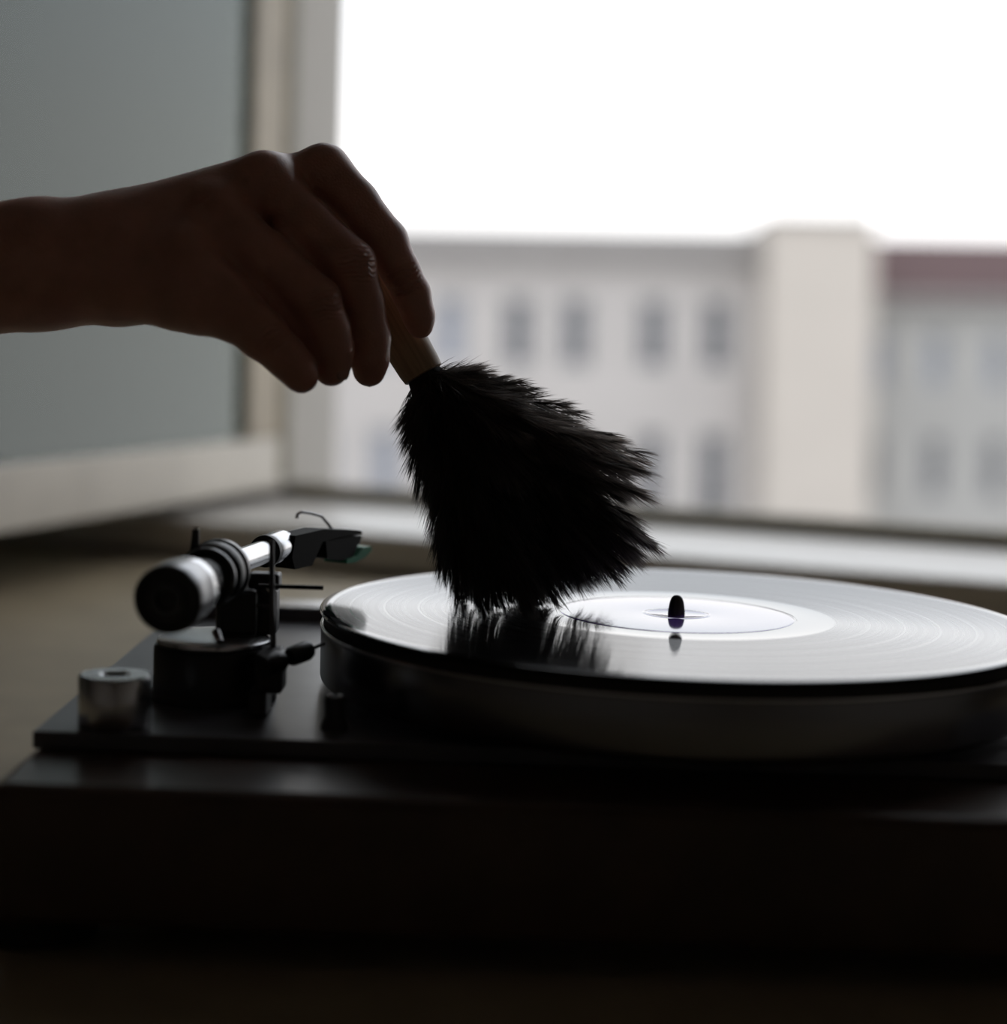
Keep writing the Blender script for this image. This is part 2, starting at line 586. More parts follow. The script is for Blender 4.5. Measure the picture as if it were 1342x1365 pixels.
M['vinyl'] = vinyl_mat()
M['label'] = mat('violet_label_paper', (0.17, 0.09, 0.38), 0.09, scale=300, var=.08, ior=1.9)
rec = empty('vinyl_record', (0, 0, -.0019), 'glossy black long-playing record with violet label lying on the platter', 'record')
prof = [(.0037, -.0018), (.1500, -.0018), (.1506, -.0012), (.1507, -.0007), (.1504, -.0001), (.1498, .0001), (.1470, .0000), (.1460, -.0001), (.0660, -.0001), (.0650, -.00018), (.0506, -.00018), (.0505, -.0003), (.0037, -.0003)]
obj('disc', lathe(prof, (0, 0, 0), seg=320), M['vinyl'], rec, auto=30)
lp = [(.0037, -.00028), (.0037, -.00006), (.0118, -.00006), (.0124, .00012), (.0130, .00016), (.0136, .00012), (.0142, -.00010), (.0150, -.00006), (.0485, -.00006), (.0492, -.0001), (.0496, -.00028)]
obj('label', lathe(lp, (0, 0, 0), seg=192), M['label'], rec, auto=30)

# ---- tonearm
ZA = .0205
PV = Vector((-.1835, -.0452, ZA))                 # pivot
CWP = W(222, 800, .645)
AX = (PV - CWP).normalized()                       # from the counterweight to the collar
s_cw = -(PV - CWP).length
AXT = (W(364, 731, .785) - PV).normalized()        # the tube in front of the pivot
BX, BY = PV.x - .0048, PV.y - .002
base = obj('arm_base', lathe([(0, PZ), (.0250, PZ), (.0250, PZ + .003), (.0240, PZ + .004), (.0240, -.0125), (.0232, -.0112), (0, -.0112)], (BX, BY, 0), seg=64), M['black_matt'], tt, auto=40)
obj('base_collar', lathe([(0, -.0111), (.0222, -.0111), (.0228, -.0104), (.0226, -.0090), (.0200, -.0076), (.0130, -.0070), (0, -.0068)], (BX, BY, 0), seg=64), M['silver'], base, auto=45)
SBK = W(361, 894, .705)
bb = box((SBK.x, SBK.y, SBK.z), (.0105, .016, .0155), bevel=.0015)
add_box(bb, (SBK.x - .004, SBK.y, (SBK.z - .007 + PZ) / 2), (.007, .018, SBK.z - .007 - PZ), bevel=.001)
obj('side_block', bb, M['black_matt'], base)
pil = box((PV.x + .004, PV.y + .004, .002), (.0165, .020, .019), bevel=.002)
add_box(pil, (PV.x + .013, PV.y + .008, .0015), (.012, .012, .019), bevel=.0015)
add_box(pil, (PV.x + .0135, PV.y + .008, .0135), (.0125, .010, .0065), bevel=.001)
obj('bearing_pillar', pil, M['black_matt'], base)
obj('pillar_screw', lathe([(0, 0), (.0022, 0), (.0022, .0012), (.0017, .0017), (0, .0017)], (PV.x + .0165, PV.y + .0018, .0115), (0, -1, 0), seg=20), M['chrome'], base, auto=40)
obj('bracket_pin', tube([(PV.x + .006, PV.y - .004, .0055), (PV.x + .0185, PV.y - .004, .0045)], .0009), M['gun'], base)
obj('lock_screw', tube([W(288, 842, .70), W(294, 856, .695)], [.0018, .0012]), M['chrome'], base)

arm = obj('tonearm', lathe([(0, -.004), (.0046, -.004), (.0050, 0), (.0050, .0665), (0, .0665)], PV, AXT, seg=40), M['chrome'], tt, auto=40)
# bearing ring housing
obj('bearing_ring', lathe([(.0095, -.030), (.0112, -.030), (.0122, -.0285), (.0122, -.0215), (.0116, -.0195), (.0105, -.0185), (0.004, -.0185)], PV, AX, seg=72), M['black_matt'], arm, auto=40)
obj('bearing_ring_edge', lathe([(.0050, -.0184), (.0117, -.0184), (.0125, -.0176), (.0125, -.0150), (.0115, -.0128), (.0095, -.0110), (.0048, -.0100)], PV, AX, seg=72), M['gun'], arm, auto=40)
# counterweight
cwl = [(0, s_cw + .0018), (.0036, s_cw + .0018), (.0040, s_cw + .0006), (.0048, s_cw + .0006), (.0052, s_cw + .0014), (.0092, s_cw + .0014), (.0100, s_cw), (.0116, s_cw), (.0122, s_cw + .0009)]
cwt = obj('counterweight', lathe(cwl + [(.0122, s_cw + .0012)], PV, AX, seg=72), M['black_matt'], arm, auto=35)
obj('counterweight_body', lathe([(.0118, s_cw + .0012), (.0124, s_cw + .0014), (.0126, s_cw + .003), (.0126, s_cw + .0175), (.0123, s_cw + .0180)], PV, AX, seg=72), M['cw'], arm, auto=35)
obj('face_ring', lathe([(.0046, s_cw + .0007), (.0044, s_cw - .0001), (.0056, s_cw - .0001), (.0056, s_cw + .0015)], PV, AX, seg=48), M['gun'], cwt, auto=35)
obj('scale_ring', lathe([(.0110, s_cw + .0181), (.0119, s_cw + .0184), (.0121, s_cw + .0192), (.0120, s_cw + .0255), (.0114, s_cw + .0275), (.0100, s_cw + .0300), (.006, s_cw + .030)], PV, AX, seg=72), M['silver'], arm, auto=35)
obj('weight_shaft', lathe([(.0075, s_cw + .030), (.0080, s_cw + .0306), (.0080, -.034), (.0100, -.033), (.0104, -.0318), (.0100, -.030), (.004, -.030)], PV, AX, seg=48), M['black_matt'], arm, auto=40)
obj('weight_ring', lathe([(.0100, -.0345), (.0112, -.034), (.0114, -.0325), (.0108, -.0315), (.0098, -.0315)], PV, AX, seg=48), M['gun'], arm, auto=40)
pt0, pt1 = W(259, 742, .705), W(261, 706, .705)
lev = obj('rest_pin', tube([pt0, pt1], [.0020, .0014], seg=16), M['black_matt'], arm)
obj('pin_tip', tube([pt1, W(261, 703, .705)], [.00145, .0013], seg=16), mat('white_pin_tip', (.6, .6, .58), .5), arm)
# collar and headshell
obj('collar_ring', lathe([(.0048, .044), (.0068, .0442), (.0070, .045), (.0070, .0475), (.0066, .0482), (.005, .0482)], PV, AXT, seg=48), M['black_matt'], arm, auto=40)
obj('collar', lathe([(.0050, .0483), (.0062, .0483), (.0066, .049), (.0068, .066), (.0064, .0682), (.0050, .0690), (0, .0690)], PV, AXT, seg=48), M['chrome'], arm, auto=40)
H0 = W(388, 730, .797)
H1 = W(469, 712, .838)
HX = (H1 - H0).normalized()
HY = Vector((-HX.y, HX.x, 0)).normalized()
HZ = HX.cross(HY)
HL = (H1 - H0).length
sh = bmesh.new()
add_prism(sh, [(-.004, .0062), (.018, .0064), (HL, .0022), (HL + .0005, .0004), (.030, .0012), (.0165, .0008), (.0085, -.0085), (-.0045, -.0085), (-.0065, -.003)], H0, HX, HZ, HY, .0105)
obj('headshell', sh, M['shell'], arm)
cg = bmesh.new()
add_prism(cg, [(.019, .0008), (.043, .0002), (.044, -.0050), (.040, -.0098), (.031, -.0096), (.020, -.0070)], H0, HX, HZ, HY, .0105)
add_prism(cg, [(.043, -.0004), (.049, -.0004), (.047, -.0040), (.044, -.0050)], H0, HX, HZ, HY, .009)
obj('cartridge', cg, M['shell'], arm)
gg = bmesh.new()
add_prism(gg, [(.034, -.0094), (.042, -.0090), (.0475, -.0056), (.0540, -.0060), (.0545, -.0082), (.049, -.0104), (.041, -.0118), (.034, -.0112)], H0, HX, HZ, HY, .0125)
obj('stylus_guard', gg, M['green'], arm)
fl = [W(443, 706, .83), W(437, 698, .828), W(428, 688, .826), W(415, 684.5, .824), W(402, 682.5, .822), W(397, 685, .822), W(396, 691, .822)]
obj('finger_lift', tube(fl, [.0007, .0007, .0006, .0006, .0006, .0007, .0010], seg=8), M['chrome'], arm)

# lift rod, side rod, anti-skating weight
obj('lift_rod', tube([W(364, 866, .712), W(362.5, 800, .712), W(362, 720, .712)], [.0012, .0011, .0010], seg=12), M['gun'], tt)
obj('rod_bracket', box(W(362, 868, .712), (.0085, .008, .0035), bevel=.0006), M['black_matt'], tt)
obj('side_rod', tube([W(345, 781, .72), W(431, 783.5, .722)], .0009, seg=12), M['black_matt'], tt)
aw0, aw1 = W(366, 884, .70), W(432, 858, .722)
awd = (aw1 - aw0).normalized()
aw = obj('antiskating_rod', tube([aw0, aw1], .0007, seg=10), M['black_matt'], tt)
al = (aw1 - aw0).length
wt_ = lathe([(0, .28 * al), (.0030, .28 * al), (.0038, .34 * al), (.0040, .62 * al), (.0034, .68 * al), (0, .68 * al)], aw0, awd, seg=28)
obj('antiskating_weight', wt_, M['black_matt'], aw, auto=40)
obj('rod_socket', lathe([(0, -.006), (.0042, -.006), (.0048, .000), (.0036, .004), (0, .004)], aw0, awd, seg=24), M['black_matt'], aw, auto=40)

# speed knob and the silver post at the corner
KN = WZ(446, 972, PZ)
kn = obj('speed_knob', lathe([(0, PZ), (.0052, PZ), (.0054, PZ + .001), (.0044, PZ + .0035), (.0036, PZ + .005), (.0037, PZ + .0115), (.0032, PZ + .0125), (0, PZ + .0125)], (KN.x, KN.y, 0), seg=36), M['black_matt'], tt, auto=40)
for s in (-1, 1):
    obj('knob_stud', lathe([(0, 0), (.0012, 0), (.0012, .0006), (.0008, .0009), (0, .0009)], (KN.x + s * .0019, KN.y - .001, PZ + .0125), seg=16), M['chrome'], kn, auto=50)
SP = WZ(152, 960, PZ)
SP.y = -.1055
SP.x = -.2155
obj('corner_post', lathe([(0, PZ), (.0130, PZ), (.0133, PZ + .0005), (.0133, PZ + .0185), (.0126, PZ + .0195), (.0055, PZ + .0195), (.0048, PZ + .0188), (.0048, PZ + .010), (0, PZ + .010)], (SP.x, SP.y, 0), seg=64), M['silver'], tt, auto=40)


# ------------------------------------------------------------------ feather duster
def feather_mat():
    m = bpy.data.materials.new('dark_feather_barbs')
    m.use_nodes = True
    nt = m.node_tree
    L = nt.links.new
    b = nt.nodes['Principled BSDF']
    out = nt.nodes['Material Output']
    at = nt.nodes.new('ShaderNodeAttribute')
    at.attribute_name = 'tint'
    L(at.outputs['Color'], b.inputs['Base Color'])
    b.inputs['Roughness'].default_value = 0.45
    tr = nt.nodes.new('ShaderNodeBsdfTranslucent')
    L(at.outputs['Color'], tr.inputs['Color'])
    mx = nt.nodes.new('ShaderNodeMixShader')
    mx.inputs[0].default_value = 0.5
    L(b.outputs[0], mx.inputs[1])
    L(tr.outputs[0], mx.inputs[2])
    L(mx.outputs[0], out.inputs[0])
    return m


M['feather'] = feather_mat()
M['handle'] = mat('pale_handle_wood', (0.36, 0.25, 0.15), 0.5, scale=60, var=.2)
# long grain on the handle
_n = M['handle'].node_tree
_mp = _n.nodes.new('ShaderNodeMapping')
_mp.inputs['Scale'].default_value = (12, 12, .35)
_tc = [n for n in _n.nodes if n.type == 'TEX_COORD'][0]
_nz = [n for n in _n.nodes if n.type == 'TEX_NOISE'][0]
_n.links.new(_tc.outputs['Object'], _mp.inputs[0])
_n.links.new(_mp.outputs[0], _nz.inputs['Vector'])

DD = .770
E = W(565, 500, DD)                          # ferrule end
XR, XU, XN = Vector(RT), Vector(UP), Vector(FW)
PX = DD / F


def dirp(phi, dep=0.0):
    a = math.radians(phi)
    return XR * math.cos(a) - XU * math.sin(a) + XN * dep


AXD = dirp(59.5)
dust = empty('feather_duster', tuple(WZ(690, 815, 0)), 'dark feather duster with pale wooden handle held so its tip brushes the record', 'duster')
hd = obj('handle', None or lathe([(0, -.084), (.0060, -.084), (.0095, -.081), (.0108, -.07), (.0104, -.03), (.0093, -.004), (.0088, -.0005), (.0080, 0), (0, 0)], (0, 0, 0), (0, 0, 1), seg=48), M['handle'], None, auto=40)
_q = Vector((0, 0, 1)).rotation_difference(AXD)
hd.matrix_world = Matrix.Translation(E) @ _q.to_matrix().to_4x4()
hd.parent = dust
hd.matrix_parent_inverse = parent_world(dust).inverted()

ENV = [(-14, 50), (-8, 70), (1, 128), (11, 207), (19, 302), (22, 334), (29, 348), (33, 342), (37, 400), (45, 392), (51, 374), (57, 356), (62, 362), (68, 372), (76, 362), (80, 338), (83, 300),
       (88, 225), (94, 162), (104, 100), (115, 66), (125, 40)]
EP, ER = [e[0] for e in ENV], [e[1] for e in ENV]


def env(phi):
    return float(np.interp(phi, EP, ER))


def feather(tip, ctrl, root, barb, n, tipcol, clump):
    """rachis as a quadratic curve; barbs as tapered three-step ribbons"""
    root, ctrl, tip = (np.array(p) for p in (root, ctrl, tip))
    t = np.sort(rng.uniform(.10, 1.0, n))
    P = ((1 - t) ** 2)[:, None] * root + (2 * t * (1 - t))[:, None] * ctrl + (t ** 2)[:, None] * tip
    T = 2 * (1 - t)[:, None] * (ctrl - root) + 2 * t[:, None] * (tip - ctrl)
    T /= np.linalg.norm(T, axis=1)[:, None]
    ax = rng.normal(size=3)
    S = np.cross(T, ax)
    S /= np.linalg.norm(S, axis=1)[:, None]
    N = np.cross(T, S)
    # clumps of neighbouring barbs share an angle
    k = np.floor(t * clump + rng.uniform(0, 1)).astype(int)
    ca = rng.uniform(-.9, .9, clump + 3)[k] + rng.normal(0, .16, n)
    side = np.where(rng.uniform(size=n) < .5, 0, math.pi) + ca
    th = np.radians(np.interp(t, [0, .5, 1], [46, 34, 12]) + rng.normal(0, 5, n)) * rng.uniform(.8, 1.15, clump + 3)[k]
    D = np.cos(th)[:, None] * T + np.sin(th)[:, None] * (np.cos(side)[:, None] * S + np.sin(side)[:, None] * N)
    ln = barb * np.interp(t, [0, .25, .8, 1], [.55, 1, .92, .55]) * rng.uniform(.82, 1.04, n)
    cur = (T * .30 + np.array([0, 0, -.16]) + rng.normal(0, .07, (n, 3))) * ln[:, None]
    s = np.array([0, .36, .72, 1.0])
    C = P[:, None] + D[:, None] * (ln[:, None] * s)[..., None] + cur[:, None] * (s ** 2)[None, :, None]
    C[..., 2] = np.maximum(C[..., 2], .0007 + .0016 * rng.uniform(size=n)[:, None] * (1 - s * .6))
    wv = np.cross(D, rng.normal(size=(n, 3)))
    wv /= np.linalg.norm(wv, axis=1)[:, None]
    hw = .00018 * rng.uniform(.7, 1.35, n)
    wid = hw[:, None] * np.array([1.0, .9, .6])
    verts = np.empty((n, 7, 3))
    for i in range(3):
        verts[:, 2 * i] = C[:, i] - wv * wid[:, i:i + 1]
        verts[:, 2 * i + 1] = C[:, i] + wv * wid[:, i:i + 1]
    verts[:, 6] = C[:, 3]
    b0 = (np.arange(n) * 7)[:, None]
    q = np.concatenate([b0 + np.array([0, 1, 3, 2]), b0 + np.array([2, 3, 5, 4])])
    tri = b0 + np.array([4, 5, 6])
    # rachis
    tr_ = np.linspace(0, 1, 9)
    PR = ((1 - tr_) ** 2)[:, None] * root + (2 * tr_ * (1 - tr_))[:, None] * ctrl + (tr_ ** 2)[:, None] * tip
    PR[:, 2] = np.maximum(PR[:, 2], .0012)
    rr = np.linspace(.0007, .00025, 9)
    ring = []
    for a in (0, 2.094, 4.189):
        ring.append(PR + rr[:, None] * (math.cos(a) * S[0] + math.sin(a) * N[0]))
    RV = np.stack(ring, 1).reshape(-1, 3)
    o0 = n * 7
    rf = [(o0 + 3 * i + j, o0 + 3 * i + (j + 1) % 3, o0 + 3 * i + 3 + (j + 1) % 3, o0 + 3 * i + 3 + j) for i in range(8) for j in range(3)]
    me = bpy.data.meshes.new('feather')
    me.from_pydata(np.concatenate([verts.reshape(-1, 3), RV]).tolist(), [], q.tolist() + tri.tolist() + rf)
    ca_ = me.color_attributes.new('tint', 'FLOAT_COLOR', 'POINT')
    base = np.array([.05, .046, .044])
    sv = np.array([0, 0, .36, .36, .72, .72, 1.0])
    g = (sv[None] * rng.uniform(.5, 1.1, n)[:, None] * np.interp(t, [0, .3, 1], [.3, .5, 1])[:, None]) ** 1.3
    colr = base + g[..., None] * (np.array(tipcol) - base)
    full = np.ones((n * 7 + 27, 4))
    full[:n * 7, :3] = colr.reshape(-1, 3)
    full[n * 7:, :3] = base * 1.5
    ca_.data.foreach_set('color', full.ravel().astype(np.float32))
    link('feather', me, M['feather'], dust)


def make_feathers():
    fu, fv, _ = frame(AXD)
    layers = [(165, .84, 1.0, 360, .0165), (66, .55, .86, 340, .016), (62, .26, .60, 300, .014)]
    for n, r0, r1, nb_, bl in layers:
        for i in range(n):
            if r1 <= .6:
                phi = -6 + 118 * (i + rng.uniform()) / n
            else:
                phi = 17 + 68 * (i + rng.uniform()) / n
            rho = rng.uniform(r0, r1)
            if r0 > .8 and i % 5 < 2:
                phi = rng.uniform(34, 67)
                rho = rng.uniform(.93, 1.0)
            e = env(phi)
            lat = rng.uniform(-1, 1)
            # towards the outline the fan thins out in depth
            side_ = abs(phi - 52) / 42
            half = .046 * math.sqrt(max(.05, 1 - min(1, side_) ** 2)) * (.35 + .65 * rho)
            if r1 <= .6:
                rad = e * rng.uniform(.72, 1.0) if (phi < 14 or phi > 88) else e * rho
            else:
                rad = e * rho
            rad = max(rad * PX - bl * .48, .012)
            dep = half * (lat if r1 > .6 else (1 if lat > 0 else -1) * (.5 + .5 * abs(lat)))
            if r1 > .6 and 28 < phi < 62:
                dep = dep * .6 + .012
            tip = E + dirp(phi) * rad + XN * dep
            if tip.z < .004:
                over = .004 - tip.z
                tip.z = .0015 + .0025 * rng.uniform()
            a = rng.uniform(0, 2 * math.pi)
            rr_ = .0065 * math.sqrt(rng.uniform())
            root = E + fu * rr_ * math.cos(a) + fv * rr_ * math.sin(a) - AXD * .002
            ctrl = E.lerp(tip, .5)
            ctrl = ctrl.lerp(E + AXD * (tip - E).length * .5, .30) + XN * dep * .25
            backlit_brown = max(0.0, min(1.0, (60 - phi) / 45))  # feathers to the right painted lighter and browner, as light shines through
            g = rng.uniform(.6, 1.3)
            tc = np.array([.21, .195, .19]) * g + backlit_brown * np.array([.34, .27, .22]) * rng.uniform(.4, 1.2)
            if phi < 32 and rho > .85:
                tc = tc * 1.4  # outer upper-right tips brightened again for the light through them
            nbb = int(nb_ * min(1.0, .45 + rad / .11))
            feather(tip, ctrl, root, bl * rng.uniform(.8, 1.15), nbb, tc, int(14 + rad * 230))


make_feathers()
# dark core added inside the tuft to block light between the feathers
core = bmesh.new()
secs = [(0.0, .0075, .0075), (.02, .012, .012), (.045, .021, .019), (.068, .024, .022), (.084, .019, .018), (.094, .012, .011), (.098, .004, .004)]
prev = None
for s, a, b_ in secs:
    c = E + AXD.lerp(dirp(65), min(1, s / .09)).normalized() * s
    px_ = dirp(59.5 - 90)
    ring = []
    for k in range(28):
        an = 2 * math.pi * k / 28
        p = c + px_ * a * math.cos(an) + XN * b_ * math.sin(an)
        p.z = max(p.z, .002)
        ring.append(core.verts.new(p))
    if prev:
        for k in range(28):
            core.faces.new((prev[k], prev[(k + 1) % 28], ring[(k + 1) % 28], ring[k]))
    prev = ring
core.faces.new(prev)
obj('down', core, mat('dark_down', (.008, .007, .007), .9, scale=400, bump=.5), dust, smooth=True)


# ------------------------------------------------------------------ hand
def surface_nets(Fv, org, h):
    s = Fv < 0
    nx, ny, nz = Fv.shape
    cs = (nx - 1, ny - 1, nz - 1)
    acc = np.zeros(cs + (3,))
    cnt = np.zeros(cs)
    idx = [np.arange(n) for n in Fv.shape]
    quads_src = []
    for ax in range(3):
        sl0 = [slice(None)] * 3
        sl1 = [slice(None)] * 3
        sl0[ax] = slice(0, -1)
        sl1[ax] = slice(1, None)
        f0, f1 = Fv[tuple(sl0)], Fv[tuple(sl1)]
        cr = (f0 < 0) != (f1 < 0)
        I = np.argwhere(cr)
        a, b = f0[cr], f1[cr]
        t = a / (a - b)
        pos = I.astype(float)
        pos[:, ax] += t
        o1, o2 = [k for k in range(3) if k != ax]
        for d1 in (0, -1):
            for d2 in (0, -1):
                J = I.copy()
                J[:, o1] += d1
                J[:, o2] += d2
                ok = ((J >= 0) & (J < np.array(cs))).all(1)
                np.add.at(acc, tuple(J[ok].T), pos[ok])
                np.add.at(cnt, tuple(J[ok].T), 1)
        quads_src.append((ax, I, a < 0))
    act = cnt > 0
    vid = -np.ones(cs, int)
    vid[act] = np.arange(act.sum())
    V_ = acc[act] / cnt[act][:, None] * h + org
    faces = []
    for ax, I, inside in quads_src:
        o1, o2 = (ax + 1) % 3, (ax + 2) % 3
        q = []
        good = np.ones(len(I), bool)
        for d1, d2 in ((0, 0), (-1, 0), (-1, -1), (0, -1)):
            J = I.copy()
            J[:, o1] += d1
            J[:, o2] += d2
            good &= ((J >= 0) & (J < np.array(cs))).all(1)
            q.append(vid[tuple(np.clip(J, 0, np.array(cs) - 1).T)])
        q = np.stack(q, 1)
        q[~inside] = q[~inside][:, ::-1]
        faces.append(q[good])
    return V_, np.concatenate(faces)


def sd_cone(X, a, b, ra, rb):
    a, b = np.array(a, np.float32), np.array(b, np.float32)
    ab = b - a
    t = np.clip(((X - a) @ ab) / (ab @ ab), 0, 1)
    d = np.linalg.norm(X - a - t[..., None] * ab, axis=-1)
    return d - (ra + (rb - ra) * t)


def smin(a, b, k):
    hh = np.clip(.5 + .5 * (b - a) / k, 0, 1)
    return b + (a - b) * hh - k * hh * (1 - hh)


mm_ = .001
# (px, py, distance, radius in mm) joint by joint
FINGERS = {
    'index': [(432, 226, .752, 10.5), (474, 270, .750, 9.4), (513, 322, .748, 9.3), (534, 362, .7495, 7.9), (549, 392, .7515, 7.7), (558, 421, .753, 6.6), (560, 434, .7535, 5.5)],
    'middle': [(352, 240, .741, 11), (410, 298, .738, 10.2), (468, 352, .735, 9.9), (484, 405, .736, 8.5), (492, 450, .738, 8.5), (493, 478, .740, 7.7), (492, 494, .741, 6.7)],
    'ring': [(286, 283, .732, 11), (352, 342, .728, 10.4), (422, 402, .724, 9.8), (438, 438, .724, 8.5), (444, 465, .726, 8.2), (443, 486, .728, 7.2), (441, 494, .728, 6.4)],
    'little': [(236, 345, .722, 12), (296, 396, .717, 11), (349, 446, .714, 9.8), (380, 475, .714, 8.2), (396, 492, .715, 7.5), (402, 502, .716, 6.7)],
    'thumb': [(230, 300, .765, 13), (330, 318, .795, 11), (430, 352, .800, 9.5), (500, 410, .797, 9.0), (523, 440, .795, 7.0)],
}
INNER = [[(300, 330, .731, 10), (365, 395, .730, 10), (414, 460, .730, 8.6)],
         [(392, 315, .740, 10), (450, 395, .742, 9.3), (478, 460, .742, 7.6)]]
PALM = [((60, 352, .735, 25), (150, 348, .738, 23), 0), ((150, 348, .738, 22), (240, 340, .726, 13.5), 0), ((150, 345, .738, 20), (290, 290, .738, 12.5), 0),
        ((150, 335, .742, 20), (352, 246, .746, 12.5), 0), ((150, 330, .748, 18), (430, 234, .757, 11.5), 0),
        ((170, 372, .730, 17), (262, 392, .724, 13.0), 0), ((160, 340, .755, 18), (260, 310, .772, 13), 0),
        ((260, 330, .745, 14), (360, 290, .755, 11), 0), ((245, 392, .724, 13), (305, 418, .717, 10.5), 0)]
FORE = [(60, 352, .735, 25), (-120, 368, .73, 28), (-420, 395, .72, 36), (-640, 415, .71, 40)]


def hand_mesh():
    h = .00125
    allp = [W(*p[:3]) for f in FINGERS.values() for p in f] + [W(60, 352, .735), W(-60, 362, .733)]
    lo = np.array([min(p[i] for p in allp) for i in range(3)]) - .034
    hi = np.array([max(p[i] for p in allp) for i in range(3)]) + .034
    lo[0] = W(-25, 360, .733)[0]
    n = np.ceil((hi - lo) / h).astype(int) + 1
    g = np.stack(np.meshgrid(*[lo[i] + h * np.arange(n[i]) for i in range(3)], indexing='ij'), -1).astype(np.float32)
    palm = None
    for a, b, _ in PALM:
        d = sd_cone(g, W(*a[:3]), W(*b[:3]), a[3] * mm_, b[3] * mm_)
        palm = d if palm is None else smin(palm, d, .010)
    a, b = FORE[0], FORE[1]
    palm = smin(palm, sd_cone(g, W(*a[:3]), W(*b[:3]), a[3] * mm_, b[3] * mm_), .008)
    tot = palm
    fing = None
    for name, ch in FINGERS.items():
        f = None
        for a, b in zip(ch, ch[1:]):
            d = sd_cone(g, W(*a[:3]), W(*b[:3]), a[3] * mm_, b[3] * mm_)
            f = d if f is None else smin(f, d, .0022)
        fing = f if fing is None else smin(fing, f, .0010)
    for ch in INNER:
        for a, b in zip(ch, ch[1:]):
            fing = smin(fing, sd_cone(g, W(*a[:3]), W(*b[:3]), a[3] * mm_, b[3] * mm_), .0015)
    tot = smin(palm, fing, .005)
    # flesh gives way round the handle it grips
    hx = (g - np.array(E, np.float32)) @ np.array(AXD, np.float32)
    hr = np.linalg.norm(g - np.array(E, np.float32) - hx[..., None] * np.array(AXD, np.float32), axis=-1)
    hp = np.interp(hx, [-.0845, -.081, -.07, -.03, -.004, .0005], [.0062, .0096, .0109, .0105, .0094, .0089])
    sdh = np.maximum(hr - hp, np.maximum(hx - .0002, -.0844 - hx))
    tot = np.maximum(tot, .0006 - sdh)
    # keep the open end at the wrist side: the arm carries on as a tube
    V_, Fq = surface_nets(tot, lo, h)
    return V_, Fq, lo


def skin_mat():
    m = mat('skin', (0.47, 0.225, 0.165), 0.42, scale=60, var=.16, sss=.25)
    nt = m.node_tree
    L = nt.links.new
    b = nt.nodes['Principled BSDF']
    tc = [n for n in nt.nodes if n.type == 'TEX_COORD'][0]
    vor = nt.nodes.new('ShaderNodeTexVoronoi')
    vor.inputs['Scale'].default_value = 900
    L(tc.outputs['Object'], vor.inputs['Vector'])
    height = vor.outputs['Distance']
    acc = None
    # creases over the finger joints
    for c, dr, rad in KNUCKLES:
        sub = nt.nodes.new('ShaderNodeVectorMath')
        sub.operation = 'SUBTRACT'
        sub.inputs[1].default_value = c
        L(tc.outputs['Object'], sub.inputs[0])
        le = nt.nodes.new('ShaderNodeVectorMath')
        le.operation = 'LENGTH'
        L(sub.outputs[0], le.inputs[0])
        mk = nt.nodes.new('ShaderNodeMapRange')
        mk.interpolation_type = 'SMOOTHSTEP'
        mk.inputs['From Min'].default_value = rad
        mk.inputs['From Max'].default_value = rad * .35
        L(le.outputs['Value'], mk.inputs['Value'])
        dt = nt.nodes.new('ShaderNodeVectorMath')
        dt.operation = 'DOT_PRODUCT'
        dt.inputs[1].default_value = dr
        L(sub.outputs[0], dt.inputs[0])
        nz = nt.nodes.new('ShaderNodeTexNoise')
        nz.inputs['Scale'].default_value = 180
        L(tc.outputs['Object'], nz.inputs['Vector'])
        ma = nt.nodes.new('ShaderNodeMath')
        ma.operation = 'MULTIPLY_ADD'
        ma.inputs[1].default_value = .004
        L(nz.outputs['Fac'], ma.inputs[0])
        L(dt.outputs['Value'], ma.inputs[2])
        sc = nt.nodes.new('ShaderNodeMath')
        sc.operation = 'MULTIPLY'
        sc.inputs[1].default_value = 2 * math.pi / .0021
        L(ma.outputs[0], sc.inputs[0])
        sn = nt.nodes.new('ShaderNodeMath')
        sn.operation = 'SINE'
        L(sc.outputs[0], sn.inputs[0])
        pr_ = nt.nodes.new('ShaderNodeMath')
        pr_.operation = 'MULTIPLY'
        L(sn.outputs[0], pr_.inputs[0])
        L(mk.outputs[0], pr_.inputs[1])
        if acc is None:
            acc = pr_.outputs[0]
        else:
            a2 = nt.nodes.new('ShaderNodeMath')
            L(acc, a2.inputs[0])
            L(pr_.outputs[0], a2.inputs[1])
            acc = a2.outputs[0]
    fin = nt.nodes.new('ShaderNodeMath')
    fin.operation = 'MULTIPLY_ADD'
    fin.inputs[1].default_value = .25
    L(height, fin.inputs[0])
    L(acc, fin.inputs[2])
    bp = nt.nodes.new('ShaderNodeBump')
    bp.inputs['Strength'].default_value = .8
    bp.inputs['Distance'].default_value = .0005
    L(fin.outputs[0], bp.inputs['Height'])
    L(bp.outputs[0], b.inputs['Normal'])
    return m


def _k(px, py, d, qx, qy, rad):
    a, b = W(px, py, d), W(qx, qy, d)
    return tuple(a), tuple((b - a).normalized()), rad


KNUCKLES = [_k(482, 350, .724, 487, 400, .011), _k(436, 402, .714, 445, 450, .010), _k(540, 372, .741, 553, 400, .010), _k(366, 448, .705, 385, 475, .008)]
M['skin'] = skin_mat()
person = empty('person', tuple(W(-420, 395, .72)), 'bare hand and forearm reaching in from the left, gripping the duster handle', 'person')
Vh, Fh, lo_h = hand_mesh()
# drop the flat cap that the grid border leaves at the wrist side and join the forearm on
me = bpy.data.meshes.new('hand_and_forearm')
me.from_pydata(Vh.tolist(), [], Fh.tolist())
bm = bmesh.new()
bm.from_mesh(me)
bm.verts.ensure_lookup_table()
for _ in range(3):
    bmesh.ops.smooth_vert(bm, verts=bm.verts[:], factor=.45, use_axis_x=True, use_axis_y=True, use_axis_z=True)
be = [e for e in bm.edges if e.is_boundary]
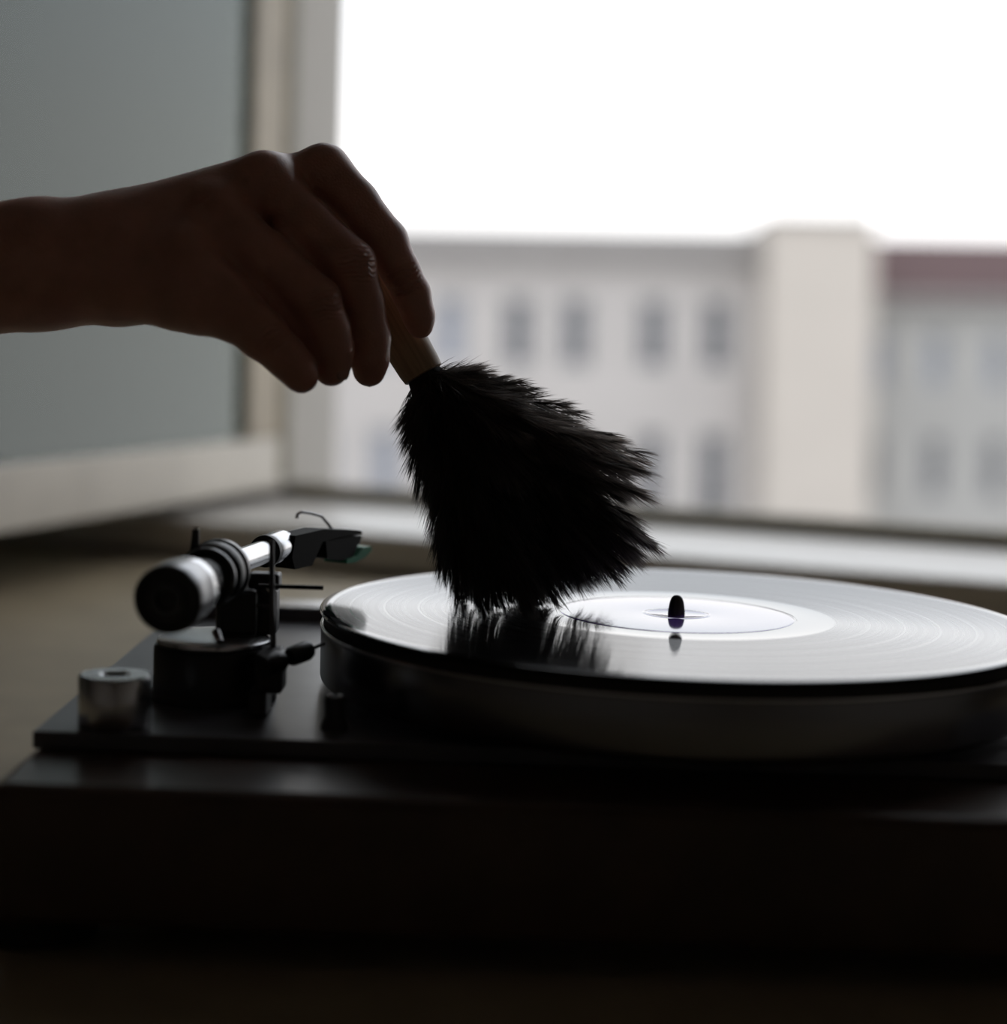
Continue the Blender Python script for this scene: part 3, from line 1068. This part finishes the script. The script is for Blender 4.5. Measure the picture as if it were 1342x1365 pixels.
# extend the open wrist loop along the forearm, ring by ring
if be:
    bv = {v for e in be for v in e.verts}
    cur_e = be
    cen = sum((v.co for v in bv), Vector()) / len(bv)
    path = [(W(-120, 368, .73), 28), (W(-260, 381, .725), 31), (W(-420, 395, .72), 35), (W(-640, 415, .71), 39)]
    pr_r = None
    for tgt, rr_ in path:
        r_ = bmesh.ops.extrude_edge_only(bm, edges=cur_e)
        nv = [g_ for g_ in r_['geom'] if isinstance(g_, bmesh.types.BMVert)]
        cur_e = [g_ for g_ in r_['geom'] if isinstance(g_, bmesh.types.BMEdge) and g_.is_boundary]
        cur_e = [e for e in cur_e if e.verts[0] in nv and e.verts[1] in nv]
        c0 = sum((v.co for v in nv), Vector()) / len(nv)
        mean = sum((v.co - c0).length for v in nv) / len(nv)
        for v in nv:
            rad = (v.co - c0)
            rad = rad.lerp(rad.normalized() * mean, .5)
            v.co = tgt + rad * (rr_ * mm_ / mean)
bm.to_mesh(me)
bm.free()
hand = link('hand_and_forearm', me, M['skin'], person, True)
# dark sleeve further up the arm, outside the picture
sv_ = [W(-330, 387, .723), W(-420, 395, .72), W(-640, 415, .71), W(-900, 450, .69), W(-1500, 560, .62), W(-2300, 720, .54)]
obj('sleeve', tube(sv_, [.040, .043, .048, .051, .056, .062], seg=40), M['sleeve'], person, smooth=True)


def nail(c, along, normal, w_, l_, bend):
    along = Vector(along).normalized()
    n = Vector(normal)
    n = (n - along * n.dot(along)).normalized()
    sdv = along.cross(n)
    bm = bmesh.new()
    NU, NV = 9, 9
    grid = []
    for layer in (0, -.0006):
        g_ = []
        for j in range(NV):
            v = j / (NV - 1) * 2 - 1
            row = []
            for i in range(NU):
                u = i / (NU - 1) * 2 - 1
                ww = w_ / 2 * math.sqrt(max(.02, 1 - max(0, abs(v) - .35) ** 2 / .55))
                a = u * ww / bend
                p = Vector(c) + sdv * bend * math.sin(a) + n * (bend * (math.cos(a) - 1) + layer - .0006 * v * v) + along * v * l_ / 2
                row.append(bm.verts.new(p))
            g_.append(row)
        grid.append(g_)
    for g_ in grid:
        for j in range(NV - 1):
            for i in range(NU - 1):
                bm.faces.new((g_[j][i], g_[j][i + 1], g_[j + 1][i + 1], g_[j + 1][i]))
    a, b = grid
    ring = [(0, i) for i in range(NU)] + [(j, NU - 1) for j in range(1, NV)] + [(NV - 1, i) for i in range(NU - 2, -1, -1)] + [(j, 0) for j in range(NV - 2, 0, -1)]
    for k in range(len(ring)):
        p, q = ring[k], ring[(k + 1) % len(ring)]
        bm.faces.new((a[p[0]][p[1]], a[q[0]][q[1]], b[q[0]][q[1]], b[p[0]][p[1]]))
    obj('fingernail', bm, M['nail'], person, smooth=True)


def nail_on(px, py, d, tx, ty, td, right, toward, rad, w_, l_, bend):
    """nail on a finger end: axis point, axis end, how far the nail faces right / towards the lens"""
    a, b = W(px, py, d), W(tx, ty, td)
    n = XR * right - XN * toward + XU * .25
    al = (b - a).normalized()
    n = (n - al * n.dot(al)).normalized()
    nail(a.lerp(b, .5) + n * rad, al, n, w_, l_, bend)


nail_on(552, 406, .7523, 559, 429, .7533, 1.0, .95, .0068, .0092, .0098, .0064)
nail_on(445, 478, .7270, 443, 498, .7285, 1.0, .75, .0070, .0084, .0088, .0064)
nail_on(392, 486, .7150, 404, 506, .7165, 1.0, .75, .0066, .0076, .0084, .0060)
nail_on(494, 470, .7395, 493, 494, .741, 1.0, -.15, .0068, .0084, .0088, .0064)
